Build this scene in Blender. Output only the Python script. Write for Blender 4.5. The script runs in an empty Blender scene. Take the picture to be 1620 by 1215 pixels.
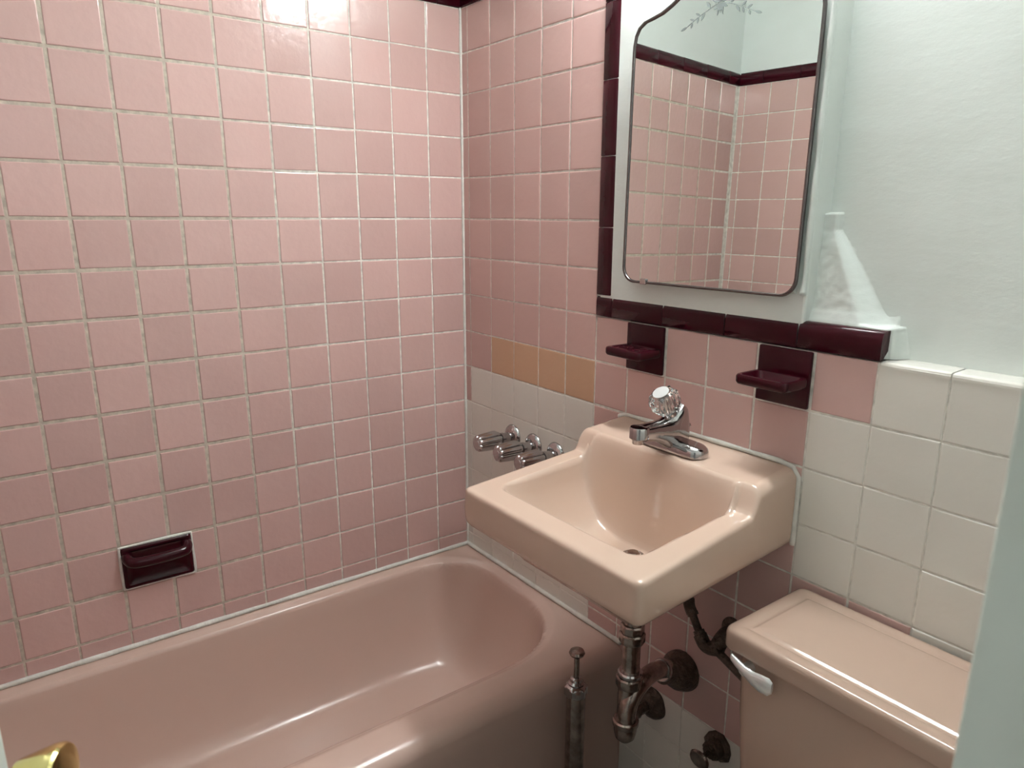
import bpy, bmesh, math, random
from mathutils import Vector, Matrix, noise
random.seed(7)
COL = bpy.context.scene.collection
PI = math.pi

# ------------------------------------------------------------------ materials
def new_mat(name):
    m = bpy.data.materials.new(name); m.use_nodes = True
    nt = m.node_tree; b = nt.nodes['Principled BSDF']
    return m, nt, b

def simple(name, col, rough=.5, metal=0, spec=.5, coat=0, bump=0, bscale=40, var=0, vscale=6, rvar=0):
    m, nt, b = new_mat(name)
    b.inputs['Base Color'].default_value = (*col, 1)
    b.inputs['Roughness'].default_value = rough
    b.inputs['Metallic'].default_value = metal
    b.inputs['Specular IOR Level'].default_value = spec
    if coat:
        b.inputs['Coat Weight'].default_value = coat; b.inputs['Coat Roughness'].default_value = .06
    tc = nt.nodes.new('ShaderNodeTexCoord')
    if bump:
        n = nt.nodes.new('ShaderNodeTexNoise'); n.inputs['Scale'].default_value = bscale; n.inputs['Detail'].default_value = 4
        nt.links.new(tc.outputs['Object'], n.inputs['Vector'])
        bp = nt.nodes.new('ShaderNodeBump'); bp.inputs['Strength'].default_value = bump; bp.inputs['Distance'].default_value = .01
        nt.links.new(n.outputs['Fac'], bp.inputs['Height']); nt.links.new(bp.outputs['Normal'], b.inputs['Normal'])
    if var:
        n = nt.nodes.new('ShaderNodeTexNoise'); n.inputs['Scale'].default_value = vscale; n.inputs['Detail'].default_value = 3
        nt.links.new(tc.outputs['Object'], n.inputs['Vector'])
        r = nt.nodes.new('ShaderNodeValToRGB')
        r.color_ramp.elements[0].position = .15; r.color_ramp.elements[1].position = .85; r.color_ramp.interpolation = 'EASE'
        r.color_ramp.elements[0].color = (*[c * (1 - var) for c in col], 1)
        r.color_ramp.elements[1].color = (*[min(1, c * (1 + var)) for c in col], 1)
        nt.links.new(n.outputs['Fac'], r.inputs['Fac']); nt.links.new(r.outputs['Color'], b.inputs['Base Color'])
        if rvar:
            mr = nt.nodes.new('ShaderNodeMapRange'); mr.inputs['To Min'].default_value = max(0, rough - rvar); mr.inputs['To Max'].default_value = rough + rvar
            nt.links.new(n.outputs['Fac'], mr.inputs['Value']); nt.links.new(mr.outputs['Result'], b.inputs['Roughness'])
    return m

def tile_mat(name, col, rough=.16, tint=.07, haze=True, spec=.5):
    """glazed tile: every tile has its own tint (vertex attribute), faint glaze waves and soap haze"""
    m, nt, b = new_mat(name)
    L = nt.links
    at = nt.nodes.new('ShaderNodeAttribute'); at.attribute_name = 'tint'
    tc = nt.nodes.new('ShaderNodeTexCoord')
    hs = nt.nodes.new('ShaderNodeHueSaturation'); hs.inputs['Color'].default_value = (*col, 1)
    mr = nt.nodes.new('ShaderNodeMapRange'); mr.inputs['To Min'].default_value = 1 - tint; mr.inputs['To Max'].default_value = 1 + tint
    L.new(at.outputs['Fac'], mr.inputs['Value']); L.new(mr.outputs['Result'], hs.inputs['Value'])
    n = nt.nodes.new('ShaderNodeTexNoise'); n.inputs['Scale'].default_value = 9; n.inputs['Detail'].default_value = 5
    L.new(tc.outputs['Object'], n.inputs['Vector'])
    mix = nt.nodes.new('ShaderNodeMix'); mix.data_type = 'RGBA'
    mix.inputs['B'].default_value = (min(1, col[0] * 1.12), min(1, col[1] * 1.22), min(1, col[2] * 1.22), 1)
    m2 = nt.nodes.new('ShaderNodeMapRange'); m2.interpolation_type = 'SMOOTHSTEP'; m2.inputs['From Min'].default_value = .3; m2.inputs['From Max'].default_value = .85
    m2.inputs['To Max'].default_value = .12 if haze else .08
    L.new(n.outputs['Fac'], m2.inputs['Value']); L.new(m2.outputs['Result'], mix.inputs['Factor'])
    L.new(hs.outputs['Color'], mix.inputs['A']); L.new(mix.outputs['Result'], b.inputs['Base Color'])
    m3 = nt.nodes.new('ShaderNodeMapRange'); m3.inputs['From Min'].default_value = .3; m3.inputs['From Max'].default_value = .75
    m3.inputs['To Min'].default_value = rough * .7; m3.inputs['To Max'].default_value = rough * 1.5
    L.new(n.outputs['Fac'], m3.inputs['Value']); L.new(m3.outputs['Result'], b.inputs['Roughness'])
    n2 = nt.nodes.new('ShaderNodeTexNoise'); n2.inputs['Scale'].default_value = 55; n2.inputs['Detail'].default_value = 2
    L.new(tc.outputs['Object'], n2.inputs['Vector'])
    bp = nt.nodes.new('ShaderNodeBump'); bp.inputs['Strength'].default_value = .12; bp.inputs['Distance'].default_value = .004
    L.new(n2.outputs['Fac'], bp.inputs['Height']); L.new(bp.outputs['Normal'], b.inputs['Normal'])
    b.inputs['Specular IOR Level'].default_value = spec
    return m

def grout_mat():
    """old tan grout far along the tub wall, fresh white grout near the corner"""
    m, nt, b = new_mat('grout')
    L = nt.links
    geo = nt.nodes.new('ShaderNodeNewGeometry'); sep = nt.nodes.new('ShaderNodeSeparateXYZ')
    L.new(geo.outputs['Position'], sep.inputs['Vector'])
    n = nt.nodes.new('ShaderNodeTexNoise'); n.inputs['Scale'].default_value = 5; n.inputs['Detail'].default_value = 5
    L.new(geo.outputs['Position'], n.inputs['Vector'])
    a = nt.nodes.new('ShaderNodeMath'); a.operation = 'MULTIPLY_ADD'; a.inputs[1].default_value = .5
    L.new(n.outputs['Fac'], a.inputs[0]); L.new(sep.outputs['Y'], a.inputs[2])
    mr = nt.nodes.new('ShaderNodeValToRGB'); cr = mr.color_ramp
    # position along the wall: clean at the far end, old and tan in the middle, clean by the basin wall
    sh = nt.nodes.new('ShaderNodeMath'); sh.operation = 'MULTIPLY_ADD'; sh.inputs[1].default_value = .5; sh.inputs[2].default_value = .8
    L.new(a.outputs[0], sh.inputs[0]); L.new(sh.outputs[0], mr.inputs['Fac'])
    cr.elements[0].position = .18; cr.elements[0].color = (1, 1, 1, 1); cr.elements[1].position = .74; cr.elements[1].color = (1, 1, 1, 1)
    for ps in (.30, .59): e = cr.elements.new(ps); e.color = (0, 0, 0, 1)
    mix = nt.nodes.new('ShaderNodeMix'); mix.data_type = 'RGBA'
    mix.inputs['A'].default_value = (.58, .51, .43, 1); mix.inputs['B'].default_value = (.80, .77, .71, 1)
    L.new(mr.outputs['Color'], mix.inputs['Factor'])
    n2 = nt.nodes.new('ShaderNodeTexNoise'); n2.inputs['Scale'].default_value = 60; n2.inputs['Detail'].default_value = 6
    L.new(geo.outputs['Position'], n2.inputs['Vector'])
    r = nt.nodes.new('ShaderNodeMapRange'); r.inputs['From Min'].default_value = .3; r.inputs['From Max'].default_value = .7
    r.inputs['To Min'].default_value = .72; r.inputs['To Max'].default_value = 1.1
    L.new(n2.outputs['Fac'], r.inputs['Value'])
    mul = nt.nodes.new('ShaderNodeVectorMath'); mul.operation = 'SCALE'
    L.new(mix.outputs['Result'], mul.inputs[0]); L.new(r.outputs['Result'], mul.inputs['Scale'])
    L.new(mul.outputs['Vector'], b.inputs['Base Color'])
    bp = nt.nodes.new('ShaderNodeBump'); bp.inputs['Strength'].default_value = .6; bp.inputs['Distance'].default_value = .003
    L.new(n2.outputs['Fac'], bp.inputs['Height']); L.new(bp.outputs['Normal'], b.inputs['Normal'])
    b.inputs['Roughness'].default_value = .8
    return m

def plaster_mat():
    m, nt, b = new_mat('painted_plaster'); L = nt.links
    tc = nt.nodes.new('ShaderNodeTexCoord')
    n = nt.nodes.new('ShaderNodeTexNoise'); n.inputs['Scale'].default_value = 7; n.inputs['Detail'].default_value = 6; n.inputs['Roughness'].default_value = .6
    mp = nt.nodes.new('ShaderNodeMapping'); mp.inputs['Scale'].default_value = (1, 1, 2.2)
    L.new(tc.outputs['Object'], mp.inputs['Vector']); L.new(mp.outputs['Vector'], n.inputs['Vector'])
    n2 = nt.nodes.new('ShaderNodeTexNoise'); n2.inputs['Scale'].default_value = 150; n2.inputs['Detail'].default_value = 3
    L.new(mp.outputs['Vector'], n2.inputs['Vector'])
    add = nt.nodes.new('ShaderNodeMath'); add.operation = 'MULTIPLY_ADD'; add.inputs[1].default_value = .05
    L.new(n2.outputs['Fac'], add.inputs[0]); L.new(n.outputs['Fac'], add.inputs[2])
    bp = nt.nodes.new('ShaderNodeBump'); bp.inputs['Strength'].default_value = .16; bp.inputs['Distance'].default_value = .012
    L.new(add.outputs[0], bp.inputs['Height']); L.new(bp.outputs['Normal'], b.inputs['Normal'])
    r = nt.nodes.new('ShaderNodeValToRGB')
    r.color_ramp.elements[0].color = (.70, .735, .70, 1); r.color_ramp.elements[1].color = (.76, .795, .77, 1)
    L.new(n.outputs['Fac'], r.inputs['Fac']); L.new(r.outputs['Color'], b.inputs['Base Color'])
    b.inputs['Roughness'].default_value = .42
    return m

def glass_mat():
    m, nt, b = new_mat('clear_acrylic')
    b.inputs['Base Color'].default_value = (.97, .97, .97, 1); b.inputs['Roughness'].default_value = .03
    b.inputs['Transmission Weight'].default_value = 1; b.inputs['IOR'].default_value = 1.49
    return m

M = dict(
    pink=tile_mat('pink_tile', (.605, .408, .378)),
    tan=tile_mat('tan_tile', (.62, .40, .27)),
    white=tile_mat('white_tile', (.76, .725, .67), tint=.03, haze=False),
    maroon=tile_mat('maroon_tile', (.042, .0028, .008), rough=.09, tint=.1, haze=False, spec=.33),
    grout=grout_mat(), plaster=plaster_mat(),
    caulk=simple('white_caulk', (.72, .70, .65), .5, bump=.5, bscale=70, var=.12, vscale=25),
    tub=simple('tub_enamel', (.60, .435, .372), .255, coat=.15, bump=.03, bscale=30),
    sink=simple('sink_porcelain', (.60, .450, .365), .11, coat=.4),
    toilet=simple('toilet_porcelain', (.50, .362, .295), .09, coat=.4),
    chrome=simple('chrome', (.50, .48, .48), .12, 1, bump=.03, bscale=60),
    dull=simple('tarnished_chrome', (.36, .30, .27), .2, 1, bump=.1, bscale=120, var=.45, vscale=45, rvar=.1),
    dark=simple('corroded_metal', (.13, .095, .075), .42, .75, bump=.9, bscale=110, var=.5, vscale=50, rvar=.15),
    rubber=simple('black_rubber', (.012, .012, .013), .45),
    brass=simple('polished_brass', (.83, .72, .33), .12, 1),
    mirror=simple('silvered_glass', (.80, .825, .805), .004, 1),
    frame=simple('brushed_steel_frame', (.17, .15, .15), .26, 1),
    etch=simple('etched_glass', (.24, .27, .26), .6),
    paint=simple('white_gloss_paint', (.72, .76, .72), .3, bump=.15, bscale=18),
    jamb=simple('old_grey_green_paint', (.72, .76, .71), .45, bump=.5, bscale=14, var=.08, vscale=9),
    plastic=simple('satin_chrome_lever', (.82, .82, .82), .28, .6),
    floor=simple('grey_floor_tile', (.36, .36, .33), .5, bump=.2, bscale=30, var=.2, vscale=20),
    glass=glass_mat(),
    stain=simple('dark_grout', (.05, .035, .03), .8),
)

# ------------------------------------------------------------------ helpers
def mesh_obj(name, bm, mat, parent=None, smooth=False, loc=None, angle=None):
    me = bpy.data.meshes.new(name); bmesh.ops.recalc_face_normals(bm, faces=bm.faces); bm.to_mesh(me); bm.free()
    for m in (mat if isinstance(mat, (list, tuple)) else [mat]): me.materials.append(m)
    if smooth:
        for p in me.polygons: p.use_smooth = True
        if angle:
            me.set_sharp_from_angle(angle=math.radians(angle))
    o = bpy.data.objects.new(name, me); COL.objects.link(o)
    if parent: o.parent = parent
    if loc: o.location = loc
    return o

def thing(name, label, cat, loc, group=None):
    o = bpy.data.objects.new(name, None); COL.objects.link(o); o.location = loc
    o.empty_display_size = .05
    o['label'] = label; o['category'] = cat
    if group: o['group'] = group
    return o

def tag(o, label, cat, group=None):
    o['label'] = label; o['category'] = cat
    if group: o['group'] = group
    return o

def struct(o, label=None):
    o['kind'] = 'structure'
    if label: o['label'] = label
    return o

def box(bm, x0, x1, y0, y1, z0, z1, mi=0, bevel=0, seg=2):
    r = bmesh.ops.create_cube(bm, size=1)
    vs = r['verts']
    for v in vs:
        v.co = Vector(((x0 + x1) / 2 + v.co.x * (x1 - x0), (y0 + y1) / 2 + v.co.y * (y1 - y0), (z0 + z1) / 2 + v.co.z * (z1 - z0)))
    fs = list({f for v in vs for f in v.link_faces})
    for f in fs: f.material_index = mi
    if bevel:
        es = list({e for v in vs for e in v.link_edges})
        rb = bmesh.ops.bevel(bm, geom=es, offset=bevel, segments=seg, profile=.5, affect='EDGES')
        for f in rb['faces']: f.material_index = mi
    return vs

def frame_of(axis):
    a = Vector(axis).normalized()
    t = Vector((0, 0, 1)) if abs(a.z) < .9 else Vector((1, 0, 0))
    u = a.cross(t).normalized(); v = a.cross(u).normalized()
    return a, u, v

def lathe(bm, prof, origin=(0, 0, 0), axis=(0, 0, 1), seg=32, lobes=None, mi=0):
    """prof: list of (radius, height along axis)"""
    a, u, v = frame_of(axis); o = Vector(origin); rings = []
    for k, (r, h) in enumerate(prof):
        ring = []
        for i in range(seg):
            t = 2 * PI * i / seg; rr = r
            if lobes: rr = lobes(r, h, t)
            ring.append(bm.verts.new(o + a * h + (u * math.cos(t) + v * math.sin(t)) * max(rr, 1e-5)))
        rings.append(ring)
    for k in range(len(rings) - 1):
        for i in range(seg):
            f = bm.faces.new((rings[k][i], rings[k][(i + 1) % seg], rings[k + 1][(i + 1) % seg], rings[k + 1][i])); f.material_index = mi
    for ring, rev in ((rings[0], True), (rings[-1], False)):
        f = bm.faces.new(ring[::-1] if rev else ring); f.material_index = mi

def smooth_path(pts, n=8):
    P = [Vector(p) for p in pts]; out = []
    P2 = [2 * P[0] - P[1]] + P + [2 * P[-1] - P[-2]]
    for i in range(1, len(P2) - 2):
        for k in range(n):
            t = k / n; p0, p1, p2, p3 = P2[i - 1:i + 3]
            out.append(.5 * ((2 * p1) + (p2 - p0) * t + (2 * p0 - 5 * p1 + 4 * p2 - p3) * t * t + (3 * p1 - p0 - 3 * p2 + p3) * t ** 3))
    out.append(P[-1]); return out

def tube(bm, pts, r, seg=16, n=8, smooth=True, closed=False, squash=1, mi=0):
    P = smooth_path(pts, n) if smooth else [Vector(p) for p in pts]
    rings = []; prev = None
    N = len(P)
    for i, p in enumerate(P):
        if closed: d = (P[(i + 1) % N] - P[i - 1]).normalized()
        else: d = (P[min(i + 1, N - 1)] - P[max(i - 1, 0)]).normalized()
        if prev is None: a, u, v = frame_of(d)
        else:
            u = (prev - d * prev.dot(d)).normalized(); v = d.cross(u).normalized()
        prev = u
        rr = r(i / (N - 1)) if callable(r) else r
        rings.append([bm.verts.new(p + (u * math.cos(2 * PI * k / seg) + v * math.sin(2 * PI * k / seg) * squash) * rr) for k in range(seg)])
    m = N if closed else N - 1
    for i in range(m):
        A, B = rings[i], rings[(i + 1) % N]
        for k in range(seg):
            f = bm.faces.new((A[k], A[(k + 1) % seg], B[(k + 1) % seg], B[k])); f.material_index = mi
    if not closed:
        bm.faces.new(rings[0][::-1]).material_index = mi; bm.faces.new(rings[-1]).material_index = mi

def rrect(x0, x1, y0, y1, r, n=6):
    pts = []
    for cx, cy, a0 in ((x1 - r, y1 - r, 0), (x0 + r, y1 - r, 90), (x0 + r, y0 + r, 180), (x1 - r, y0 + r, 270)):
        for k in range(n + 1):
            a = math.radians(a0 + 90 * k / n); pts.append((cx + r * math.cos(a), cy + r * math.sin(a)))
    return pts

def loft(bm, rings, cap0=True, cap1=True, mi=0):
    R = [[bm.verts.new(Vector(p)) for p in ring] for ring in rings]
    n = len(R[0])
    for A, B in zip(R, R[1:]):
        for k in range(n): bm.faces.new((A[k], A[(k + 1) % n], B[(k + 1) % n], B[k])).material_index = mi
    if cap0: bm.faces.new(R[0][::-1]).material_index = mi
    if cap1: bm.faces.new(R[-1]).material_index = mi
    return R

def smoothstep(a, b, x):
    t = max(0, min(1, (x - a) / (b - a))); return t * t * (3 - 2 * t)

# ------------------------------------------------------------------ tiling
ZR = [1.972, 1.858, 1.751, 1.638, 1.5295, 1.416, 1.306, 1.198, 1.089, .981, .871, .7655, .652, .541, .431, .322, .212, .103, 0]
YA = [0, .1095, .2185, .3265, .434, .545, .656, .766, .875, .985, 1.095, 1.204, 1.313, 1.422, 1.53]
XB = [0, .031, .139, .249, .3595, .470, .580, .6885, .802, .9115, 1.0285, 1.146, 1.259, 1.371, 1.485, 1.598, 1.711, 1.75]
TINT = {}
def add_tile(bm, lay, P, u0, u1, z0, z1, mi, g=.003, jit=.0006, proud=0.0, tilt=True):
    """one glazed tile with eased edges; P(u, z, d) maps wall coordinates to space (d = out of the wall)"""
    j = lambda: random.uniform(-jit, jit)
    c = [(u0 + g / 2 + j(), z0 + g / 2 + j()), (u1 - g / 2 + j(), z0 + g / 2 + j()), (u1 - g / 2 + j(), z1 - g / 2 + j()), (u0 + g / 2 + j(), z1 - g / 2 + j())]
    cx, cz = (u0 + u1) / 2, (z0 + z1) / 2
    tu, tz = (random.gauss(0, .003), random.gauss(0, .003)) if tilt else (0, 0)
    rings = []
    for ins, d in ((0, -.004), (0, -.0014), (.0007, -.0004), (.0022, 0)):
        ring = []
        for (u, z) in c:
            uu = u + (ins if u < cx else -ins); zz = z + (ins if z < cz else -ins)
            ring.append(bm.verts.new(P(uu, zz, proud + d + (tu * (uu - cx) + tz * (zz - cz) if d > -.003 else 0))))
        rings.append(ring)
    t = random.random(); fs = []
    for A, B in zip(rings, rings[1:]):
        for k in range(4): fs.append(bm.faces.new((A[k], A[(k + 1) % 4], B[(k + 1) % 4], B[k])))
    fs.append(bm.faces.new(rings[-1]))
    for f in fs: f.material_index = mi
    for r in rings:
        for v in r: v[lay] = t

def grid_wobble(k, seed):
    return noise.noise(Vector((k * 1.7, seed, .3))) * .0012

PA = lambda u, z, d: Vector((d, -u, z))           # tub wall, plane x = 0
PB = lambda u, z, d: Vector((u, -d, z))           # basin wall, plane y = 0
YC = -1.55
PC = lambda u, z, d: Vector((u, YC + d, z))       # far end wall behind the camera

# ---- wall_left: the long wall above the tub
bm = bmesh.new(); lay = bm.verts.layers.float.new('tint')
box(bm, -.12, -.0016, YC - .12, .2, 0, 1.972, 1)
box(bm, -.12, -.002, YC - .12, .2, 1.972, 2.5, 2)
DISH = (.826, .985)
for r in range(14):
    for k in range(len(YA) - 1):
        u0, u1 = YA[k], YA[k + 1]
        g = .0042 if k < 4 else (.0052 if k < 6 else .0074)
        if r == 12 and k in (7, 8):
            if k == 7: u1 = DISH[0]
            else: continue
        add_tile(bm, lay, PA, u0, u1, ZR[r + 1], ZR[r], 0, g=g + random.uniform(-.0006, .0006))
for k in range(len(YA) - 1):
    add_tile(bm, lay, PA, YA[k], YA[k + 1], .386, ZR[14], 0, g=.004)
struct(mesh_obj('wall_left', bm, [M['pink'], M['grout'], M['plaster']]), 'pink square tile wall along the bathtub')

# ---- wall_back: the wall with mirror and basin
bm = bmesh.new(); lay = bm.verts.layers.float.new('tint')
box(bm, -.0016, 1.87, .05, .17, 0, 2.5, 2)                    # recessed plaster
box(bm, -.0016, 1.87, .0016, .06, 0, 1.1965, 1)               # mortar bed under the tile
box(bm, -.0016, .600, .0016, .06, 1.19, 1.972, 1)
box(bm, -.0016, 1.117, .003, .06, 1.972, 2.5, 2)
box(bm, .588, 1.117, -.0006, .06, 1.2, 2.5, 2, bevel=.005)     # plaster box round the cabinet
def colB(r, k):
    if r < 7: return 0
    if r == 7: return 3 if k >= 12 else 0
    if r == 8:
        if 2 <= k <= 5: return 2
        return 3 if k >= 11 else 0
    if r == 9:
        if k == 0: return 0
    if r >= 9 and r <= 14 and k <= 5: return 3
    if 9 <= r <= 10 and k >= 11: return 3
    if r >= 15: return 3
    if k >= 13: return 3
    return 0
# material slots: 0 pink 1 grout 2 plaster 3 tan 4 white
for r in range(18):
    for k in range(len(XB) - 1):
        if r < 7 and k > 5: continue
        if r == 7 and k in (7, 10): continue                  # ceramic fixtures sit here
        c = colB(r, k); mi = {0: 0, 2: 3, 3: 4}[c]
        u0, u1 = XB[k], XB[k + 1]
        if k >= 11 or r > 14: u0, u1 = u0, u1
        g = .0036 if k < 6 else .0045
        if c == 3: g = .0022
        add_tile(bm, lay, PB, u0, u1, ZR[r + 1], ZR[r], mi, g=g + random.uniform(-.0004, .0006))
# glazed top of the white wainscot (rounded ledge back to the plaster)
for u0, u1 in ((1.262, 1.371), (1.371, 1.485), (1.485, 1.598), (1.598, 1.75)):
    prof = [(-.0005, 1.188), (-.0005, 1.193), (.0015, 1.197), (.006, 1.1985), (.051, 1.1995)]
    A = [bm.verts.new((u0 + .001, y, z)) for y, z in prof]; B = [bm.verts.new((u1 - .001, y, z)) for y, z in prof]
    for a, b2, c2, d in zip(A, A[1:], B[1:], B): bm.faces.new((a, b2, c2, d)).material_index = 4
# plaster fillet that ramps from the cabinet box down to the tile ledge
def fil(x, z):   # y of the patched plaster
    t = max(0, min(1, (z - 1.25) / .155))
    xa = 1.200 - .063 * t; xb = 1.254 - .112 * t
    if z < 1.25: xa = 1.264; xb = 1.272 + .3 * (1.25 - z)
    yf = .021 + .011 * t
    y = yf + (.0503 - yf) * smoothstep(0, 1, (x - xa) / (xb - xa)) if x > xa else yf
    if z < 1.27 and x < 1.26: y -= .25 * (1.27 - max(z, 1.2475))
    nf = 1 - smoothstep(0, .02, x - xb)
    y += nf * (.0016 * noise.noise(Vector((x * 28, z * 28, 1))) + .0009 * noise.noise(Vector((x * 85, z * 85, 4))))
    return y
nx, nz = 80, 90; G = []
for i in range(nx + 1):
    row = []
    for j in range(nz + 1):
        x = 1.110 + .195 * i / nx; z = 1.2 + .235 * j / nz
        y = fil(x, z)
        if j == nz or i == nx: y = .0515
        row.append(bm.verts.new((x, y, z)))
    G.append(row)
for i in range(nx):
    for j in range(nz):
        f = bm.faces.new((G[i][j], G[i + 1][j], G[i + 1][j + 1], G[i][j + 1])); f.material_index = 2; f.smooth = True
struct(mesh_obj('wall_back', bm, [M['pink'], M['grout'], M['plaster'], M['tan'], M['white']]), 'wall with mirror and basin, pink and white tile below white plaster')

# ---- wall_front (behind the camera, seen in the mirror)
bm = bmesh.new(); lay = bm.verts.layers.float.new('tint')
box(bm, -.12, 1.87, YC - .12, YC - .0016, 0, 1.972, 1)
box(bm, -.12, 1.87, YC - .12, YC - .003, 1.972, 2.5, 2)
XC = [0, .03] + [.14 + .1105 * i for i in range(15)]
for r in range(18):
    for k in range(len(XC) - 1):
        if k and r > 13 and XC[k] < .7: continue
        add_tile(bm, lay, PC, XC[k], min(XC[k + 1], 1.74), ZR[r + 1], ZR[r], 0, g=.004)
struct(mesh_obj('wall_front', bm, [M['pink'], M['grout'], M['plaster']]), 'pink tile wall at the far end of the tub')

# ---- wall_right with the doorway, floor, ceiling
XD = 1.75
bm = bmesh.new()
box(bm, XD, XD + .12, -.83, .17, 0, 2.5); box(bm, XD, XD + .12, YC - .12, -1.5, 0, 2.5); box(bm, XD, XD + .12, -1.5, -.83, 2.05, 2.5)
struct(mesh_obj('wall_right', bm, M['plaster']), 'white plaster wall with the doorway')
bm = bmesh.new(); box(bm, -.12, 3.2, -2.4, .8, -.1, 0)
struct(mesh_obj('floor', bm, M['floor']), 'grey tiled bathroom floor')
bm = bmesh.new(); box(bm, -.12, XD + .12, YC - .12, .17, 2.5, 2.6)
struct(mesh_obj('ceiling', bm, M['plaster']), 'white bathroom ceiling')
bm = bmesh.new()
box(bm, 1.722, 1.90, -.855 + .027, -.80, 0, 2.05, bevel=.004)
box(bm, 1.722, XD + .001, -.803, -.73, 0, 2.1, bevel=.004)
struct(mesh_obj('trim_1', bm, M['jamb'], smooth=True, angle=35), 'grey-white painted door jamb close at right')

# ---- maroon bullnose trim
def bullnose(name, pieces, label):
    """each piece: (P, axis, a0, a1, b_in, b_out, depth) - the b_out edge rolls back into the wall"""
    bm = bmesh.new(); lay = bm.verts.layers.float.new('tint')
    for (P, vert, a0, a1, bi, bo, dep) in pieces:
        s = 1 if bo > bi else -1; w = abs(bo - bi); R = min(.017, w * .5)
        pr = [(0, -.004), (0, .001), (.0012, .003), (.003, .0042)]
        pr += [(w - R + R * math.sin(t), .0042 - R * .75 * (1 - math.cos(t))) for t in [PI / 2 * k / 8 for k in range(9)]]
        pr += [(w, -dep)]
        t0 = random.random(); rings = []
        for a in (a0 + .0008, a0 + .002, a1 - .002, a1 - .0008):
            e = .0012 if a in (a0 + .0008, a1 - .0008) else 0
            ring = []
            for (b, d) in pr:
                bb = bi + s * b; u, z = (bb, a) if vert else (a, bb)
                vv = bm.verts.new(P(u, z, d - e)); vv[lay] = t0; ring.append(vv)
            rings.append(ring)
        for A, B in zip(rings, rings[1:]):
            for k in range(len(A) - 1): bm.faces.new((A[k], A[k + 1], B[k + 1], B[k]))
        bm.faces.new(rings[0][::-1]); bm.faces.new(rings[-1])
    return struct(mesh_obj(name, bm, M['maroon'], smooth=True, angle=40), label)
VZ = [1.2475, 1.401, 1.555, 1.7127, 1.866, 1.972]
pcs = [(PB, True, VZ[i], VZ[i + 1], .581, .632, .0) for i in range(5)]
bullnose('trim_2', pcs, 'vertical maroon border tiles left of the mirror')
HX = [.6335, .788, .950, 1.109, 1.262]
pcs = [(PB, False, HX[i], HX[i + 1], 1.1985, 1.2475, .055 if i == 3 else .004) for i in range(4)] + [(PB, False, .581, .6335, 1.1985, 1.2475, -.001)]
bullnose('trim_3', pcs, 'maroon border tiles below the mirror')
pcs = [(PA, False, a, b, 1.972, 2.022, .003) for a, b in ((.002, .075), (.075, .23), (.23, .385), (.385, .54), (.54, .695), (.695, .85), (.85, 1.005), (1.005, 1.16), (1.16, 1.315), (1.315, 1.47), (1.47, 1.55))]
bullnose('trim_4', pcs, 'maroon border along the top of the tub wall tile')
pcs = [(PB, False, a, b, 1.972, 2.022, .003) for a, b in ((.002, .12), (.12, .275), (.275, .43), (.43, .585), (.585, .632))]
bullnose('trim_5', pcs, 'maroon border along the top of the basin wall tile')
pcs = [(PC, False, .002 if i == 0 else .105 + .155 * (i - 1), .105 + .155 * i, 1.972, 2.022, .003) for i in range(11)]
bullnose('trim_6', pcs, 'maroon border along the top of the end wall tile')

# ---- caulk lines
def caulk(name, pts, r, label, mat='caulk', amp=.25, step=.006):
    P = [Vector(p) for p in pts]; Q = []
    for a, b in zip(P, P[1:]):
        n = max(2, int((b - a).length / step)); Q += [a.lerp(b, k / n) for k in range(n)]
    Q.append(P[-1]); bm = bmesh.new(); N = len(Q)
    tube(bm, Q, lambda t: r * (1 + amp * noise.noise(Vector((t * N * step * 14, r * 99, len(name)))) ), seg=8, smooth=False)
    return struct(mesh_obj(name, bm, M[mat], smooth=True), label)
caulk('trim_7', [(.003, -1.54, .389), (.003, -.004, .389), (.71, -.003, .389)], .0062, 'white caulk where tub meets tile')
caulk('trim_8', [(.0015, -.0015, .39), (.0015, -.0015, 1.972)], .0042, 'white grout line in the wall corner')

# ------------------------------------------------------------------ bathtub
def axis_samples(lo, hi, knots, base):
    """sample positions, denser round each (pos, width, step)"""
    xs = [lo]; x = lo
    while x < hi:
        st = base
        for (p, w, s) in knots:
            if abs(x - p) < w: st = min(st, s)
        x += st; xs.append(min(x, hi))
    return xs
tub = thing('bathtub', 'pink enamel bathtub built into the tiled corner, empty', 'bathtub', (.36, -.77, 0))
def sd_rrect(x, y, x0, x1, y0, y1, r):
    cx, cy = (x0 + x1) / 2, (y0 + y1) / 2
    qx, qy = abs(x - cx) - (x1 - x0) / 2 + r, abs(y - cy) - (y1 - y0) / 2 + r
    return math.hypot(max(qx, 0), max(qy, 0)) + min(max(qx, qy), 0) - r
def tub_z(x, y):
    rr = .165 + .07 * smoothstep(.2, .45, x)
    u = -sd_rrect(x, y, .036, .602, -1.48, -.042, rr)
    z = .3835
    if x > .68: z -= .04 - math.sqrt(max(0, .04 ** 2 - (x - .68) ** 2))
    # soft roll into the basin
    if u > -.03:
        t = u + .03
        z -= .010 * smoothstep(0, .03, t)
    if u > 0:
        w = .105 + .05 * smoothstep(-.35, -.1, y) + .14 * smoothstep(-1.1, -1.45, y)
        t = min(1, u / w); z -= (.288) * (1 - (1 - t) ** 2.1) ** .82
        z -= .008 * smoothstep(w, .28, u)
    return z
xs = axis_samples(.001, .7195, [(.05, .05, .004), (.60, .06, .004), (.70, .04, .0025)], .010)
ys = axis_samples(-1.548, -.001, [(-.06, .07, .004), (-1.48, .05, .005)], .013)
bm = bmesh.new()
G = [[bm.verts.new((x, y, tub_z(x, y))) for y in ys] for x in xs]
for i in range(len(xs) - 1):
    for j in range(len(ys) - 1): bm.faces.new((G[i][j], G[i + 1][j], G[i + 1][j + 1], G[i][j + 1]))
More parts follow.
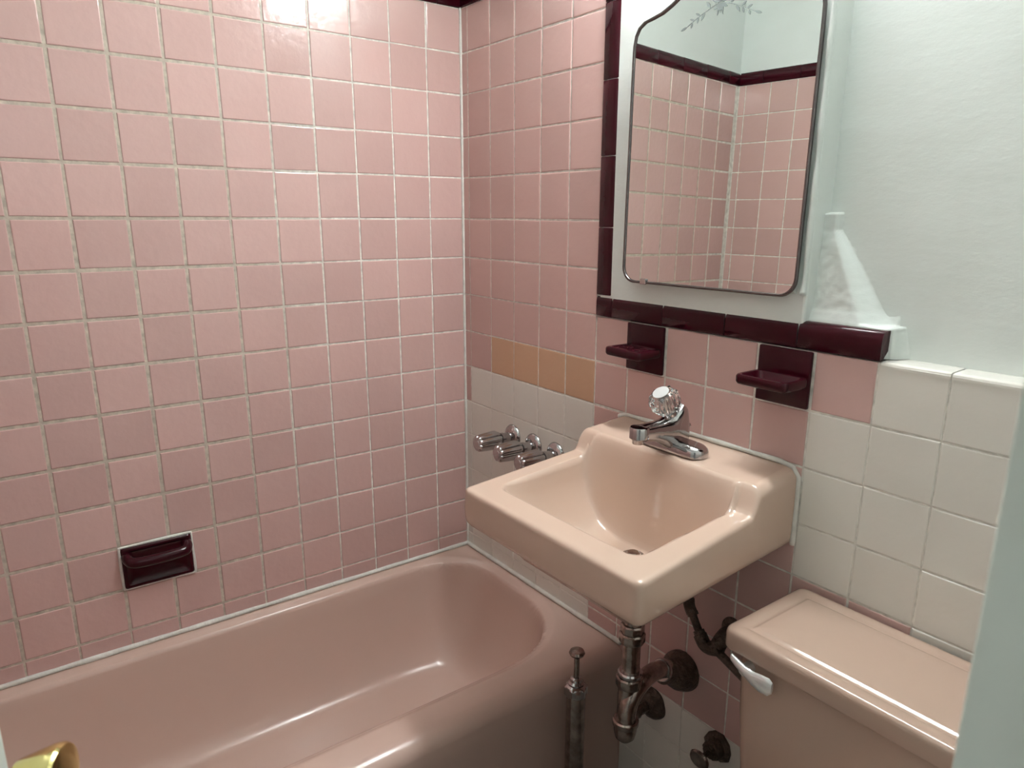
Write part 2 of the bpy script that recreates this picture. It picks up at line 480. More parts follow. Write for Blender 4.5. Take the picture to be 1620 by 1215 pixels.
# apron: rolls under the rim, flat recessed panel, foot
prof = [(.7205, .325), (.719, .30), (.715, .27), (.713, .24), (.713, .10), (.717, .06), (.72, .0)]
prev = G[-1]
for px, pz in prof:
    cur = [bm.verts.new((px, y, pz)) for y in ys]
    for j in range(len(ys) - 1): bm.faces.new((prev[j], cur[j], cur[j + 1], prev[j + 1]))
    prev = cur
# end caps of the shell
for col in (0, -1):
    top = [G[i][col] for i in range(len(xs))]
    low = [bm.verts.new((x, ys[col], 0)) for x in xs]
    for i in range(len(xs) - 1): bm.faces.new((top[i], top[i + 1], low[i + 1], low[i]))
bk = [bm.verts.new((.001, y, 0)) for y in ys]
for j in range(len(ys) - 1): bm.faces.new((G[0][j], G[0][j + 1], bk[j + 1], bk[j]))
o = mesh_obj('tub_shell', bm, M['tub'], tub, smooth=True); o.matrix_parent_inverse = Matrix.Translation(-tub.location)

def attach(o, par):
    """parent while keeping world coordinates"""
    o.parent = par
    o.matrix_parent_inverse = Matrix.Translation(-par.location) if par.parent is None else Matrix.Identity(4)
    return o
def part(name, bm, mat, par, smooth=True, angle=35, label=None):
    o = mesh_obj(name, bm, mat, None, smooth=smooth, angle=angle); attach(o, par)
    if label: o['label'] = label
    return o
bm = bmesh.new(); lathe(bm, [(.0, 0), (.028, 0), (.028, .003), (.022, .005), (0, .005)], (.32, -1.28, .0885), (0, 0, 1))
# (drain strainer lies in the tub floor, at the hidden end)
part('drain_strainer', bm, M['dull'], tub)

# ------------------------------------------------------------------ tub soap dish (recessed bar holder)
y0, y1, z0, z1 = -.984, -.827, .545, .650
t = thing('soap_dish', 'maroon ceramic soap dish with grab bar set in the wall above the tub', 'soap dish', (0, -.905, .55))
bm = bmesh.new()
outer = lambda d, ins: [(d, y, z) for y, z in rrect(y0 + ins, y1 - ins, z0 + ins, z1 - ins, .006)]
loft(bm, [outer(-.0015, 0), outer(.006, 0), outer(.009, .003), outer(.009, .008), outer(.004, .013), outer(.001, .02)], True, True)
part('dish_plate', bm, M['maroon'], t)
bm = bmesh.new()
tube(bm, [(.002, y0 + .012, z1 - .022), (.020, y0 + .014, z1 - .026), (.032, y0 + .026, z1 - .031), (.036, (y0 + y1) / 2, z1 - .032), (.032, y1 - .026, z1 - .031), (.020, y1 - .014, z1 - .026), (.002, y1 - .012, z1 - .022)], .0130, seg=16, squash=1.1)
part('grab_bar', bm, M['maroon'], t)
caulk('trim_9', [(.002, y0 - .002, z0 - .002), (.002, y1 + .002, z0 - .002), (.002, y1 + .002, z1 + .002), (.002, y0 - .002, z1 + .002), (.002, y0 - .002, z0 - .002)], .0035, 'white caulk round the tub soap dish', amp=.5)

# ------------------------------------------------------------------ ceramic shelf fixtures above the basin
def ceramic_shelf(x0, x1, name, label, cat, kind):
    t = thing(name, label, cat, ((x0 + x1) / 2, 0, 1.09))
    bm = bmesh.new(); box(bm, x0 + .0015, x1 - .0015, -.007, .0016, 1.091, 1.1955, bevel=.0022)
    part('backplate', bm, M['maroon'], t)
    bm = bmesh.new(); zt, zb, D = 1.149, 1.129, -.078
    rg = lambda ins, z, yb=-.005: [(x, y, z) for x, y in rrect(x0 + .002 + ins, x1 - .002 - ins, D + ins, yb, .010, 5)]
    rings = [rg(.006, zb), rg(.002, zb + .002), rg(.0, zb + .006), rg(.0, zt - .004), rg(.0015, zt - .001), rg(.004, zt)]
    if kind == 'soap':
        rings += [rg(.007, zt - .001, -.012), rg(.010, zt - .006, -.015), rg(.014, zt - .014, -.02), rg(.02, zt - .016, -.025)]
    else:
        rings += [rg(.009, zt, -.012), rg(.011, zt - .0025, -.015), rg(.016, zt - .004, -.02)]
    loft(bm, rings)
    part('tray', bm, M['maroon'], t)
    if kind != 'soap':
        bm = bmesh.new()
        for k, (cx, cy) in enumerate(((.3, .3), (.3, .7), (.7, .3), (.7, .7))):
            px = x0 + (x1 - x0) * cx; py = D * (.22 + .58 * cy)
            R = [(px + .0125 * math.cos(a), py + .0095 * math.sin(a), zt - .0035) for a in [2 * PI * i / 20 for i in range(20)]]
            tube(bm, R, .0022, seg=8, smooth=False, closed=True)
        part('holder_rings', bm, M['maroon'], t)
    return t
ceramic_shelf(.6885, .799, 'toothbrush_holder', 'maroon ceramic toothbrush holder shelf, left of the faucet and below the mirror', 'toothbrush holder', 'brush')
ceramic_shelf(1.034, 1.145, 'soap_dish', 'maroon ceramic soap dish tray on the wall right of the faucet', 'soap dish', 'soap')

# ------------------------------------------------------------------ medicine cabinet mirror
mc = thing('mirror_cabinet', 'arched steel framed mirror on the white wall above the sink, with etched flower sprig', 'mirror', (.9, -.02, 1.288))
mc.rotation_euler = Matrix.Rotation(.049, 4, 'Z').to_euler()
yaw = .049; tl = .012
# local frame: x along mirror, z up, -y out of the wall
W2 = .2045
def outline(ins=0, n=7):
    L, Rr, r = -W2 + ins, W2 - ins, .032 - ins * .6
    pts = []
    for cx, a0 in ((L + r, 180), (Rr - r, 270)):
        for k in range(n + 1):
            a = math.radians(a0 + 90 * k / n); pts.append((cx + r * math.cos(a), ins + r + r * math.sin(a)))
    zs = .487
    sh = [(W2, .44), (W2 - .0005, .470), (W2 - .004, .489), (W2 - .012, .503), (W2 - .026, .512), (W2 - .045, .516), (W2 - .068, .521), (W2 - .092, .531), (W2 - .118, .545), (W2 - .15, .558), (W2 - .18, .565), (0, .567)]
    right = [(x - (ins if k < 6 else ins * max(0, (1 - (k - 6) / 5))), z - ins * (0 if k < 1 else min(1, k / 5))) for k, (x, z) in enumerate(sh)]
    pts += right + [(-x, z) for x, z in right[-2::-1]]
    return pts
def mpt(x, z, y):  # apply the slight backward tilt of the door
    c, s = math.cos(tl), math.sin(tl)
    return Vector((x, y * c + (z - .28) * s * 1.0, z))
bm = bmesh.new()
loft(bm, [[mpt(x, z, -.0005) for x, z in outline(.003)], [mpt(x, z, .0025) for x, z in outline(.003)]])
o = mesh_obj('mirror_glass', bm, M['mirror'], mc)
bm = bmesh.new()
ol = outline(.0); rings = []
for ins, y in ((.0, .003), (-.0006, -.0005), (.0, -.0028), (.0015, -.0038), (.0036, -.0038), (.0048, -.0026), (.005, .0)):
    rings.append([mpt(x, z, y) for x, z in outline(ins)])
loft(bm, rings, False, False)
o = mesh_obj('mirror_frame', bm, M['frame'], mc, smooth=True, angle=60)
bm = bmesh.new(); box(bm, -.152, -.136, -.0085, -.003, -.002, .010, bevel=.0015)
o = mesh_obj('frame_clip', bm, M['chrome'], mc)
bm = bmesh.new()
box(bm, -W2 + .012, W2 - .006, .004, .0225, .006, .50, bevel=.003)
o = mesh_obj('cabinet_body', bm, M['paint'], mc)
# etched sprig
bm = bmesh.new()
def leaf(x, z, ang, ln, wd, y=-.0011):
    n = 9; P = []; ca, sa = math.cos(ang), math.sin(ang)
    for sgn in (1, -1):
        for k in range(n):
            t = k / (n - 1) if sgn == 1 else 1 - k / (n - 1)
            if sgn == -1 and k in (0, n - 1): continue
            a, b = t * ln, sgn * wd * math.sin(PI * t) * .5
            P.append(mpt(x + a * ca - b * sa, z + a * sa + b * ca, y))
    bm.faces.new([bm.verts.new(p) for p in P])
def stem(pts, w=.0011):
    Q = smooth_path([(x, 0, z) for x, z in pts], 6); prev = None
    for i, p in enumerate(Q):
        d = (Q[min(i + 1, len(Q) - 1)] - Q[max(0, i - 1)]).normalized(); nrm = Vector((-d.z, 0, d.x)) * w / 2
        a, b = bm.verts.new(mpt(p.x + nrm.x, p.z + nrm.z, -.001)), bm.verts.new(mpt(p.x - nrm.x, p.z - nrm.z, -.001))
        if prev: bm.faces.new((prev[0], prev[1], b, a))
        prev = (a, b)
for s in (-1, 1):
    X = lambda x: s * x
    stem([(X(.005), .512), (X(.03), .503), (X(.052), .494), (X(.072), .484)])
    A = lambda a: a if s == 1 else PI - a
    for (x, z, a, l, w) in ((.072, .484, -.35, .016, .0045), (.056, .492, .35, .012, .004), (.06, .489, -1.2, .010, .004), (.044, .498, .5, .012, .004), (.047, .496, -1.3, .011, .004), (.033, .502, -1.0, .016, .005), (.022, .507, .9, .015, .006)):
        leaf(X(x), z, A(a), l, w)
for k in range(5): 
    a = PI / 2 + (k - 2) * .55; leaf(0, .513, a, .024, .010)
for a in (-.5, -1.2, -1.95, -2.6): leaf(0, .511, a, .017, .006)
for k in range(3): leaf((k - 1) * .003, .506 - .004 * abs(k - 1), -PI / 2 + (k - 1) * .3, .012, .0025)
o = mesh_obj('etched_sprig', bm, M['etch'], mc)
# paint crust round the cabinet edge
caulk('trim_10', [(1.111, -.002, 1.293), (1.1125, -.002, 1.5), (1.1135, -.002, 1.80)], .0052, 'lumpy white paint along the cabinet edge', mat='plaster', amp=.8)

# ------------------------------------------------------------------ sink
SX = .912
sk = thing('sink', 'pink rectangular wall-hung basin with raised back ledge', 'sink', (SX, -.22, .82))
def s_edges(y):      # left/right outline, widening to the front
    t = -y / .44
    return .672 - .004 * t, 1.139 + .024 * t
YF = -.437
def ring_round(d, r):
    return 0 if d >= r else r - math.sqrt(max(0, r * r - (r - d) ** 2))
def top_z(x, y):
    xl, xr = s_edges(y)
    zr = .892 + (y - YF) * .09                      # side rims rise gently to the wall
    zl = .966 + (y + .13) * .09
    k = smoothstep(-.143, -.116, y)
    # bowl
    bx0, bx1, by0, by1 = .716, 1.104, -.384, -.128
    tx = (x - (bx0 + bx1) / 2) / ((bx1 - bx0) / 2); ty = (y - by0) / (by1 - by0)
    z = zr + (zl - zr) * k
    u = -sd_rrect(x, y, bx0, bx1, by0, by1 + .012, .028)
    if u > 0:
        f = (1 - min(1, abs(tx * .995)) ** 4.2) ** .85
        gb = smoothstep(1.06, .76, ty)                # back wall
        gf = (1 - (1 - min(1, max(0, ty) / .60)) ** 2.4) ** .75
        dep = .147 * f * gf
        zf = zr - dep
        lip = smoothstep(0, .009, u)
        zb = zf * lip + zr * (1 - lip)
        kk = smoothstep(-.158, -.116, y)
        z = zb * (1 - kk) + zl * kk if y > -.158 else zb
        if y > -.17:
            kb = smoothstep(-.165, -.118, y)
            z = (zf if u > .009 else zb) * (1 - kb) + zl * kb
    dl = min(x - xl, xr - x); df = y - YF
    z -= ring_round(min(dl, 1), .0095 + .014 * k) + ring_round(df, .0095) * (1 - k)
    return z
def s_top(x, y): return top_z(x, y)
ts = [0, .0012, .003, .0055, .009, .013, .018, .024]
txs = [t for t in ts]; 
n = 96
us = sorted(set([round(t / .475, 5) for t in ts] + [round(1 - t / .475, 5) for t in ts] + [round(.05 + .9 * i / n, 5) for i in range(n + 1)]))
ysn = sorted(set([YF + t for t in ts] + [YF + .024 + (.413) * i / 100 for i in range(101)]))
ysn[-1] = -.0008
bm = bmesh.new(); G = []
for y in ysn:
    xl, xr = s_edges(y); row = []
    # round the two front vertical corners in plan
    df = y - YF; cut = ring_round(df, .016)
    for u in us:
        x = xl + cut + (xr - xl - 2 * cut) * u
        xo = xl + (xr - xl) * u
        row.append(bm.verts.new((x, y, s_top(xo, y))))
    G.append(row)
NY, NX = len(ysn), len(us)
for j in range(NY - 1):
    for i in range(NX - 1): bm.faces.new((G[j][i], G[j][i + 1], G[j + 1][i + 1], G[j + 1][i]))
# side skirt
loop = [G[0][i] for i in range(NX)] + [G[j][-1] for j in range(1, NY)] + [G[-1][i] for i in range(NX - 2, -1, -1)] + [G[j][0] for j in range(NY - 2, 0, -1)]
cx, cy = .91, -.22; prev = loop
for k, (z, ins) in enumerate(((.85, -.0015), (.83, -.0005), (.820, .002), (.8145, .006), (.8125, .012), (.8125, .02))):
    cur = []
    for v in loop:
        x, y = v.co.x, v.co.y
        dx = -ins if x > cx else ins; dx *= min(1, abs(x - cx) / .18)
        dy = ins if y < cy else 0; dy *= min(1, abs(y - cy) / .18)
        cur.append(bm.verts.new((x + dx, min(-.0008, y + dy), z + .026 * (y - YF))))
    for a in range(len(loop)): bm.faces.new((prev[a], prev[(a + 1) % len(loop)], cur[(a + 1) % len(loop)], cur[a]))
    prev = cur
# underside bulging round the bowl
for (s, z) in ((.86, .826), (.80, .80), (.62, .745), (.35, .722), (.08, .718)):
    cur = [bm.verts.new((.905 + (v.co.x - .905) * s, -.215 + (v.co.y + .215) * s, z)) for v in loop]
    for a in range(len(loop)): bm.faces.new((prev[a], prev[(a + 1) % len(loop)], cur[(a + 1) % len(loop)], cur[a]))
    prev = cur
bm.faces.new(prev)
part('basin', bm, M['sink'], sk, angle=None)
DX, DY = .913, -.190
bm = bmesh.new(); dz = top_z(DX, DY)
lathe(bm, [(0, 0), (.021, 0), (.0225, .002), (.019, .0035), (.016, .001), (.0, .0008)], (DX, DY, dz - .0002), (0, 0, 1))
part('drain_flange', bm, M['chrome'], sk)
bm = bmesh.new(); lathe(bm, [(0, 0), (.013, 0), (.014, .002), (.011, .005), (0, .006)], (DX, DY, dz + .003), (0, 0, 1)); part('drain_stopper', bm, M['dull'], sk)
caulk('trim_11', [(.672, -.003, .972), (.70, -.003, .981), (.90, -.003, .982), (1.10, -.003, .982), (1.128, -.003, .977), (1.141, -.002, .96), (1.142, -.002, .90), (1.142, -.002, .826)], .0052, 'white caulk where the basin meets the wall', amp=.5)

# ------------------------------------------------------------------ basin faucet
FX, FY, FZ = .911, -.083, .9722
fa = thing('sink_faucet', 'chrome single-knob faucet with clear crystal handle on the sink ledge', 'faucet', (FX, FY, FZ))
bm = bmesh.new()
def pill(hx, hy, z, n=10):
    r = hy; P = []
    for cx, a0 in ((hx - r, -90), (-(hx - r), 90)):
        for k in range(n + 1):
            a = math.radians(a0 + 180 * k / n); P.append((FX + cx + r * math.cos(a), FY + r * math.sin(a), z))
    return P
loft(bm, [pill(.079, .027, FZ - .0008), pill(.079, .027, FZ + .008), pill(.0775, .0255, FZ + .013), pill(.072, .021, FZ + .0185), pill(.06, .016, FZ + .022), pill(.04, .012, FZ + .024)])
part('base_plate', bm, M['chrome'], fa)
bm = bmesh.new()   # body: saddle rising to the knob seat, seen in side profile
def sect(y, zb, zt, w, n=20):
    P = []
    for k in range(n):
        a = 2 * PI * k / n; c, s = math.cos(a), math.sin(a)
        sx = math.copysign(abs(c) ** .6, c); sz = math.copysign(abs(s) ** .6, s)
        P.append((FX + w * sx, y, (zb + zt) / 2 + (zt - zb) / 2 * sz))
    return P
loft(bm, [sect(-.053, .985, 1.005, .010), sect(-.057, .975, 1.034, .015), sect(-.066, .972, 1.060, .019), sect(-.078, .972, 1.067, .022), sect(-.088, .972, 1.058, .0235), sect(-.102, .974, 1.045, .0235), sect(-.112, .980, 1.040, .0220), sect(-.128, .992, 1.038, .0200), sect(-.150, 1.001, 1.037, .0185), sect(-.180, 1.006, 1.037, .0185)])
part('body', bm, M['chrome'], fa, angle=50)
bm = bmesh.new(); lathe(bm, [(0, 0), (.017, 0), (.0195, .002), (.0195, .021), (.018, .0235), (0, .0245)], (FX, -.186, 1.0115), (0, 0, 1), 28)
sp = part('spout', bm, M['chrome'], fa)
bm = bmesh.new(); lathe(bm, [(0, 0), (.0105, 0), (.0115, .002), (.0115, .012), (0, .012)], (FX, -.189, 1.0015), (0, 0, 1), 20)
attach(mesh_obj('aerator', bm, M['chrome'], None, smooth=True, angle=35), fa)
ax = Vector((0, -.55, .83)).normalized(); K0 = Vector((FX, -.102, 1.050))
bm = bmesh.new(); lathe(bm, [(0, -.01), (.014, -.01), (.013, .004), (.008, .008), (.008, .018), (0, .018)], K0 - ax * .002, ax, 20); part('knob_stem', bm, M['chrome'], fa)
bm = bmesh.new()
prof = [(.004, .005), (.016, .006), (.023, .012), (.029, .021), (.0305, .031), (.029, .041), (.0245, .0495), (.0185, .053), (.004, .0535)]
lathe(bm, prof, K0, ax, 24, lobes=lambda r, h, t: r * (1 + (.07 * math.cos(9 * t + h * 160) if .01 < h < .05 else 0)))
kb = part('crystal_knob', bm, M['glass'], fa, smooth=False)
bm = bmesh.new(); lathe(bm, [(0, .0), (.0165, .0), (.0165, .0015), (0, .002)], K0 + ax * .0538, ax, 28)
o = attach(mesh_obj('knob_cap', bm, M['plastic'], None, smooth=True, angle=35), kb); kb_loc = 0
o['label'] = 'round silver cap'
bm = bmesh.new(); lathe(bm, [(.004, 0), (.010, .0), (.009, .022), (.013, .037), (0, .04)], K0 + ax * .009, ax, 12)
part('knob_core', bm, M['chrome'], fa)
bm = bmesh.new(); tube(bm, [(FX + .001, -.046, .974), (FX + .001, -.044, 1.012)], .0022, seg=8, smooth=False)
lathe(bm, [(0, 0), (.004, .001), (.0055, .004), (.004, .008), (0, .009)], (FX + .001, -.044, 1.010), (0, 0, 1), 14); part('lift_rod', bm, M['chrome'], fa)

# ------------------------------------------------------------------ tub valve handles
def valve():
    t = thing('tub_valve', '', 'shower valve', (0, 0, 0))
    def P(name, prof, mat='chrome', lobes=None, seg=32, axis=(0, -1, 0)):
        bm = bmesh.new(); lathe(bm, prof, (0, 0, 0), axis, seg, lobes)
        return mesh_obj(name, bm, M[mat], t, smooth=True, angle=40)
    P('flange', [(0, 0), (.0345, 0), (.0345, .002), (.0315, .007), (.023, .0125), (.015, .014), (0, .014)])
    P('stem', [(.0145, .010), (.0145, .034), (.0165, .036), (.0165, .045), (.012, .046), (.012, .060), (0, .060)])
    P('handle', [(0, .052), (.017, .052), (.0235, .054), (.0268, .061), (.0270, .070), (.0252, .098), (.0236, .118), (.0225, .1225), (.0180, .1255), (.0140, .1260), (.0130, .1275), (.0115, .128), (0, .128)],
      lobes=lambda r, h, a: r * (1 - (.20 * (1 - abs(math.sin(4 * a)) ** .5) if r > .0165 and .053 < h < .124 else 0)), seg=96)
    return t
def dup(root, loc, label):
    r = root.copy(); COL.objects.link(r); r.location = loc; r['label'] = label
    for ch in root.children:
        c = ch.copy(); COL.objects.link(c); c.parent = r; c.matrix_parent_inverse = ch.matrix_parent_inverse
    return r
v1 = valve(); v1.location = (.249, -.0005, .815); v1['label'] = 'chrome fluted tub valve nearest the tiled corner, leftmost of three'
v1['group'] = 'tub valves'
v2 = dup(v1, (.346, -.0005, .812), 'middle chrome fluted tub valve on the white tile, second from the corner')
v3 = dup(v1, (.441, -.0005, .812), 'chrome tub valve mostly hidden behind the sink edge, third from the corner')

# ------------------------------------------------------------------ sink drain trap
TX, TY = .931, -.2
tr = thing('sink_trap', 'tarnished chrome P-trap drain pipe hanging below the sink', 'drain pipe', (TX, TY, .36))
bm = bmesh.new(); tube(bm, [(TX, TY, .716), (TX, TY, .50)], .0185, seg=24, smooth=False); part('tailpiece', bm, M['dull'], tr)
def nut(cx, cy, cz, h, r, name='slip_nut', mat='dull', axis=(0, 0, 1), hexa=True, par=tr):
    bm = bmesh.new()
    lathe(bm, [(.015, -h / 2), (r * .93, -h / 2), (r, -h / 2 + .003), (r, h / 2 - .003), (r * .9, h / 2), (.015, h / 2)], (cx, cy, cz), axis, 32,
          lobes=(lambda q, hh, a: q * (1 + .03 * math.cos(8 * a))) if hexa else None)
    return part(name, bm, M[mat], par)
nut(TX, TY, .597, .022, .0265); nut(TX, TY, .617, .02, .024, 'coupling_ring')
DXX, DYY = .918, -.2
nut(TX, TY, .512, .012, .0255, hexa=False, mat='chrome', name='polished_ring'); nut(TX - .002, TY, .493, .024, .0275)
UX, UY = .936, -.208
bm = bmesh.new()
tube(bm, [(TX - .004, TY, .495), (TX - .005, TY, .46), (TX - .006, TY, .40)], .0205, seg=24, smooth=False); part('trap_leg', bm, M['dull'], tr)
bm = bmesh.new()
lathe(bm, [(0, -.036), (.012, -.034), (.021, -.024), (.0245, -.008), (.0245, .004), (.02, .006)], (TX - .001, TY - .006, .385), (0, 0, 1), 28); part('trap_cup', bm, M['dull'], tr)
nut(TX - .001, TY - .006, .397, .016, .0275, hexa=False, mat='dull')
bm = bmesh.new()
tube(bm, [(TX + .003, TY - .008, .40), (TX + .004, TY - .008, .43), (TX + .004, TY + .004, .458), (TX + .001, TY + .032, .474), (.922, -.125, .474), (.915, -.09, .464), (.910, -.06, .452)], .0195, seg=24, n=8); part('trap_arm', bm, M['dull'], tr)
wa = Vector((.905, 0, .423)) - Vector((.912, -.075, .452)); 
nut(.9125, -.079, .4575, .010, .0255, 'polished_ring', 'chrome', axis=(-.05, .9, -.28), hexa=False)
bm = bmesh.new(); lathe(bm, [(.0, 0), (.026, 0), (.027, .022), (.030, .03), (.036, .042), (.044, .060), (.047, .076), (.0475, .084), (0, .084)], (.911, -.076, .449), (-.05, .86, -.30), 32, lobes=lambda r, h, a: r * (1 + .02 * math.sin(3 * a + h * 60)))
part('wall_escutcheon', bm, M['dark'], tr)

es = thing('wall_escutcheon', 'small dark corroded pipe flange on the wall behind the sink trap', 'pipe flange', (.822, 0, .284))
bm = bmesh.new(); lathe(bm, [(.0, 0), (.042, 0), (.042, .004), (.034, .014), (.022, .022), (.018, .024), (0, .024)], (.822, -.0005, .284), (0, -1, 0), 28, lobes=lambda r, h, a: r * (1 + .03 * math.sin(5 * a))); part('flange', bm, M['dark'], es)
bm = bmesh.new(); lathe(bm, [(0, .02), (.014, .02), (.014, .05), (.017, .052), (.017, .062), (0, .064)], (.822, -.0005, .284), (0, -1, 0), 8); part('pipe_plug', bm, M['dark'], es, smooth=False)

# ------------------------------------------------------------------ water supply pipe
su = thing('supply_pipe', 'black hose and corroded elbow fittings running from sink to the wall beside the toilet tank', 'water pipe', (.98, -.02, .57))
bm = bmesh.new(); tube(bm, [(.940, -.04, .74), (.941, -.042, .66), (.944, -.045, .632)], .0085, seg=14, n=4); part('hose', bm, M['rubber'], su)
bm = bmesh.new(); tube(bm, [(.944, -.045, .636), (.948, -.046, .62), (.958, -.048, .608)], .0125, seg=12, n=4); part('elbow_fitting', bm, M['dark'], su)
bm = bmesh.new(); tube(bm, [(.954, -.047, .615), (.972, -.05, .590), (.990, -.052, .567)], .0085, seg=14, n=3)
lathe(bm, [(0, 0), (.012, 0), (.012, .008), (0, .008)], (.957, -.0474, .611), (.6, -.05, -.8), 8)
lathe(bm, [(0, 0), (.012, 0), (.012, .008), (0, .008)], (.980, -.051, .580), (.6, -.05, -.8), 8); part('riser', bm, M['dark'], su)
bm = bmesh.new(); tube(bm, [(.985, -.052, .573), (1.0, -.052, .556), (1.020, -.05, .556), (1.035, -.047, .565)], .0145, seg=14, n=5)
tube(bm, [(1.02, -.05, .558), (1.04, -.05, .552), (1.10, -.05, .53)], .009, seg=12, n=4)
part('pipe_elbow', bm, M['dark'], su)
bm = bmesh.new(); tube(bm, [(1.027, -.048, .562), (1.029, -.035, .578), (1.029, -.012, .588), (1.029, .0, .588)], .0165, seg=16, n=5)
lathe(bm, [(0, 0), (.027, 0), (.026, .004), (.016, .008), (0, .008)], (1.029, -.0005, .588), (0, -1, 0), 24)
part('wall_stub', bm, M['dark'], su)

# ------------------------------------------------------------------ floor-level shutoff valve
sv = thing('shutoff_valve', 'dark corroded shutoff valve with oval knob on the white tile left of the toilet', 'valve', (1.018, 0, .29))
bm = bmesh.new(); lathe(bm, [(0, 0), (.036, 0), (.035, .004), (.026, .010), (.022, .026), (.017, .028), (.015, .034), (0, .034)], (1.018, -.0005, .292), (0, -1, 0), 10, lobes=lambda r, h, a: r * (1 + .06 * math.sin(3 * a + 1))); part('body', bm, M['dark'], sv)
bm = bmesh.new(); tube(bm, [(1.018, -.03, .292), (1.018, -.062, .290)], .006, seg=10, smooth=False); part('stem', bm, M['dark'], sv)
bm = bmesh.new(); lathe(bm, [(0, 0), (.015, .0), (.0215, .002), (.0225, .005), (.020, .009), (.010, .010), (0, .008)], (1.018, -.060, .290), (.0, -1, 0), 24, lobes=lambda r, h, a: r * (1 + .12 * math.cos(2 * a))); part('knob', bm, M['dull'], sv)

# ------------------------------------------------------------------ tub waste standpipe
PX, PY = .757, -.192
tw = thing('tub_waste', 'tarnished chrome tub waste standpipe with pull-up plunger in front of the bathtub', 'drain pipe', (PX, PY, 0))
bm = bmesh.new(); lathe(bm, [(0, 0), (.0225, 0), (.0225, .36), (0, .36)], (PX, PY, 0.0), (0, 0, 1), 28); part('tube', bm, M['dull'], tw)
bm = bmesh.new(); lathe(bm, [(.01, .352), (.0235, .352), (.0262, .355), (.0262, .374), (.0235, .377), (.018, .380), (.019, .385), (.0145, .389), (.013, .395), (.008, .398), (0, .398)], (PX, PY, 0), (0, 0, 1), 48,
      lobes=lambda r, h, a: (r / math.cos(((a + PI / 6) % (PI / 3)) - PI / 6) * .93 if .353 < h < .376 else r)); part('packing_nut', bm, M['chrome'], tw, angle=25)
bm = bmesh.new(); tube(bm, [(PX, PY, .39), (PX, PY, .455)], .0065, seg=16, smooth=False)
lathe(bm, [(0, 0), (.006, 0), (.008, .003), (.0165, .009), (.0185, .014), (.016, .019), (.008, .0215), (0, .022)], (PX, PY, .448), (0, 0, 1), 28); part('plunger', bm, M['dull'], tw)

# ------------------------------------------------------------------ toilet
to = thing('toilet', 'pink porcelain toilet with lidded tank against the wall right of the sink', 'toilet', (1.435, -.13, 0))
TX0, TX1 = 1.170, 1.700
bm = bmesh.new()
def trr(x0, x1, y0, y1, r, z): return [(x, y, z) for x, y in rrect(x0, x1, y0, y1, r, 6)]
loft(bm, [trr(1.225, 1.65, -.205, -.012, .03, .385), trr(1.21, 1.665, -.215, -.012, .03, .40), trr(1.195, 1.68, -.222, -.012, .028, .60), trr(1.19, 1.684, -.224, -.012, 0.028, .7215)])
part('tank', bm, M['toilet'], to)
bm = bmesh.new()
L0, L1, F0, F1, ZT = 1.173, 1.706, -.240, -.008, .757
rg = lambda i, z, r=.017: trr(L0 + i, L1 - i, F0 + i, F1 - i, max(.004, r - i * .6), z)
loft(bm, [rg(0.01, 0.7190), rg(0.005, 0.7183), rg(0.0015, 0.7205), rg(0, 0.7245), rg(0.0002, 0.7465), rg(0.001, 0.7520), rg(0.003, 0.7557), rg(0.0065, 0.7577), rg(0.013, 0.7583), rg(0.024, 0.7584), rg(0.0275, 0.7565), rg(0.031, 0.7558), rg(0.0345, 0.7567), rg(0.0375, 0.7589), rg(0.041, 0.7598), rg(0.06, 0.7606), rg(0.1, 0.7613)])
part('tank_lid', bm, M['toilet'], to, angle=None)
bm = bmesh.new()
A = Vector((1.196, -.250, .700))
def flat(cx, cz, h, y, t, n=12):
    return [(cx, y + t * math.cos(2 * PI * k / n), cz + h * math.sin(2 * PI * k / n)) for k in range(n)]
loft(bm, [flat(1.1980, 0.7125, .0065, -.243, .004), flat(1.2100, 0.7090, .0078, -.245, .0055), flat(1.2270, 0.7030, .009, -.246, .006), flat(1.2430, 0.6980, .0125, -.246, .006), flat(1.2580, 0.6970, .0165, -.246, .0055), flat(1.2710, 0.6980, .0165, -.2455, .005), flat(1.2780, 0.6990, .010, -.245, .003)])
lathe(bm, [(0, 0), (.010, 0), (.010, .02), (0, .02)], (1.222, -.223, .699), (0, -1, 0), 16)
part('flush_lever', bm, M['plastic'], to, angle=50, label='white-silver flush lever')
bm = bmesh.new()
def ell(cx, cy, a, b, z, n=32): return [(cx + a * math.cos(2 * PI * k / n), cy + b * math.sin(2 * PI * k / n), z) for k in range(n)]
loft(bm, [ell(1.435, -.34, .12, .22, 0), ell(1.435, -.34, .11, .20, .06), ell(1.435, -.36, .12, .20, .16), ell(1.435, -.39, .165, .255, .30), ell(1.435, -.40, .185, .275, .375), ell(1.435, -.40, .185, .275, .39)])
box(bm, 1.33, 1.54, -.20, -.03, .26, .386, bevel=.02)
part('bowl', bm, M['toilet'], to)
bm = bmesh.new(); loft(bm, [ell(1.435, -.40, .187, .272, .391), ell(1.435, -.40, .19, .275, .398), ell(1.435, -.40, .185, .27, .412), ell(1.435, -.40, .12, .19, .416)])
part('seat_lid', bm, M['toilet'], to)

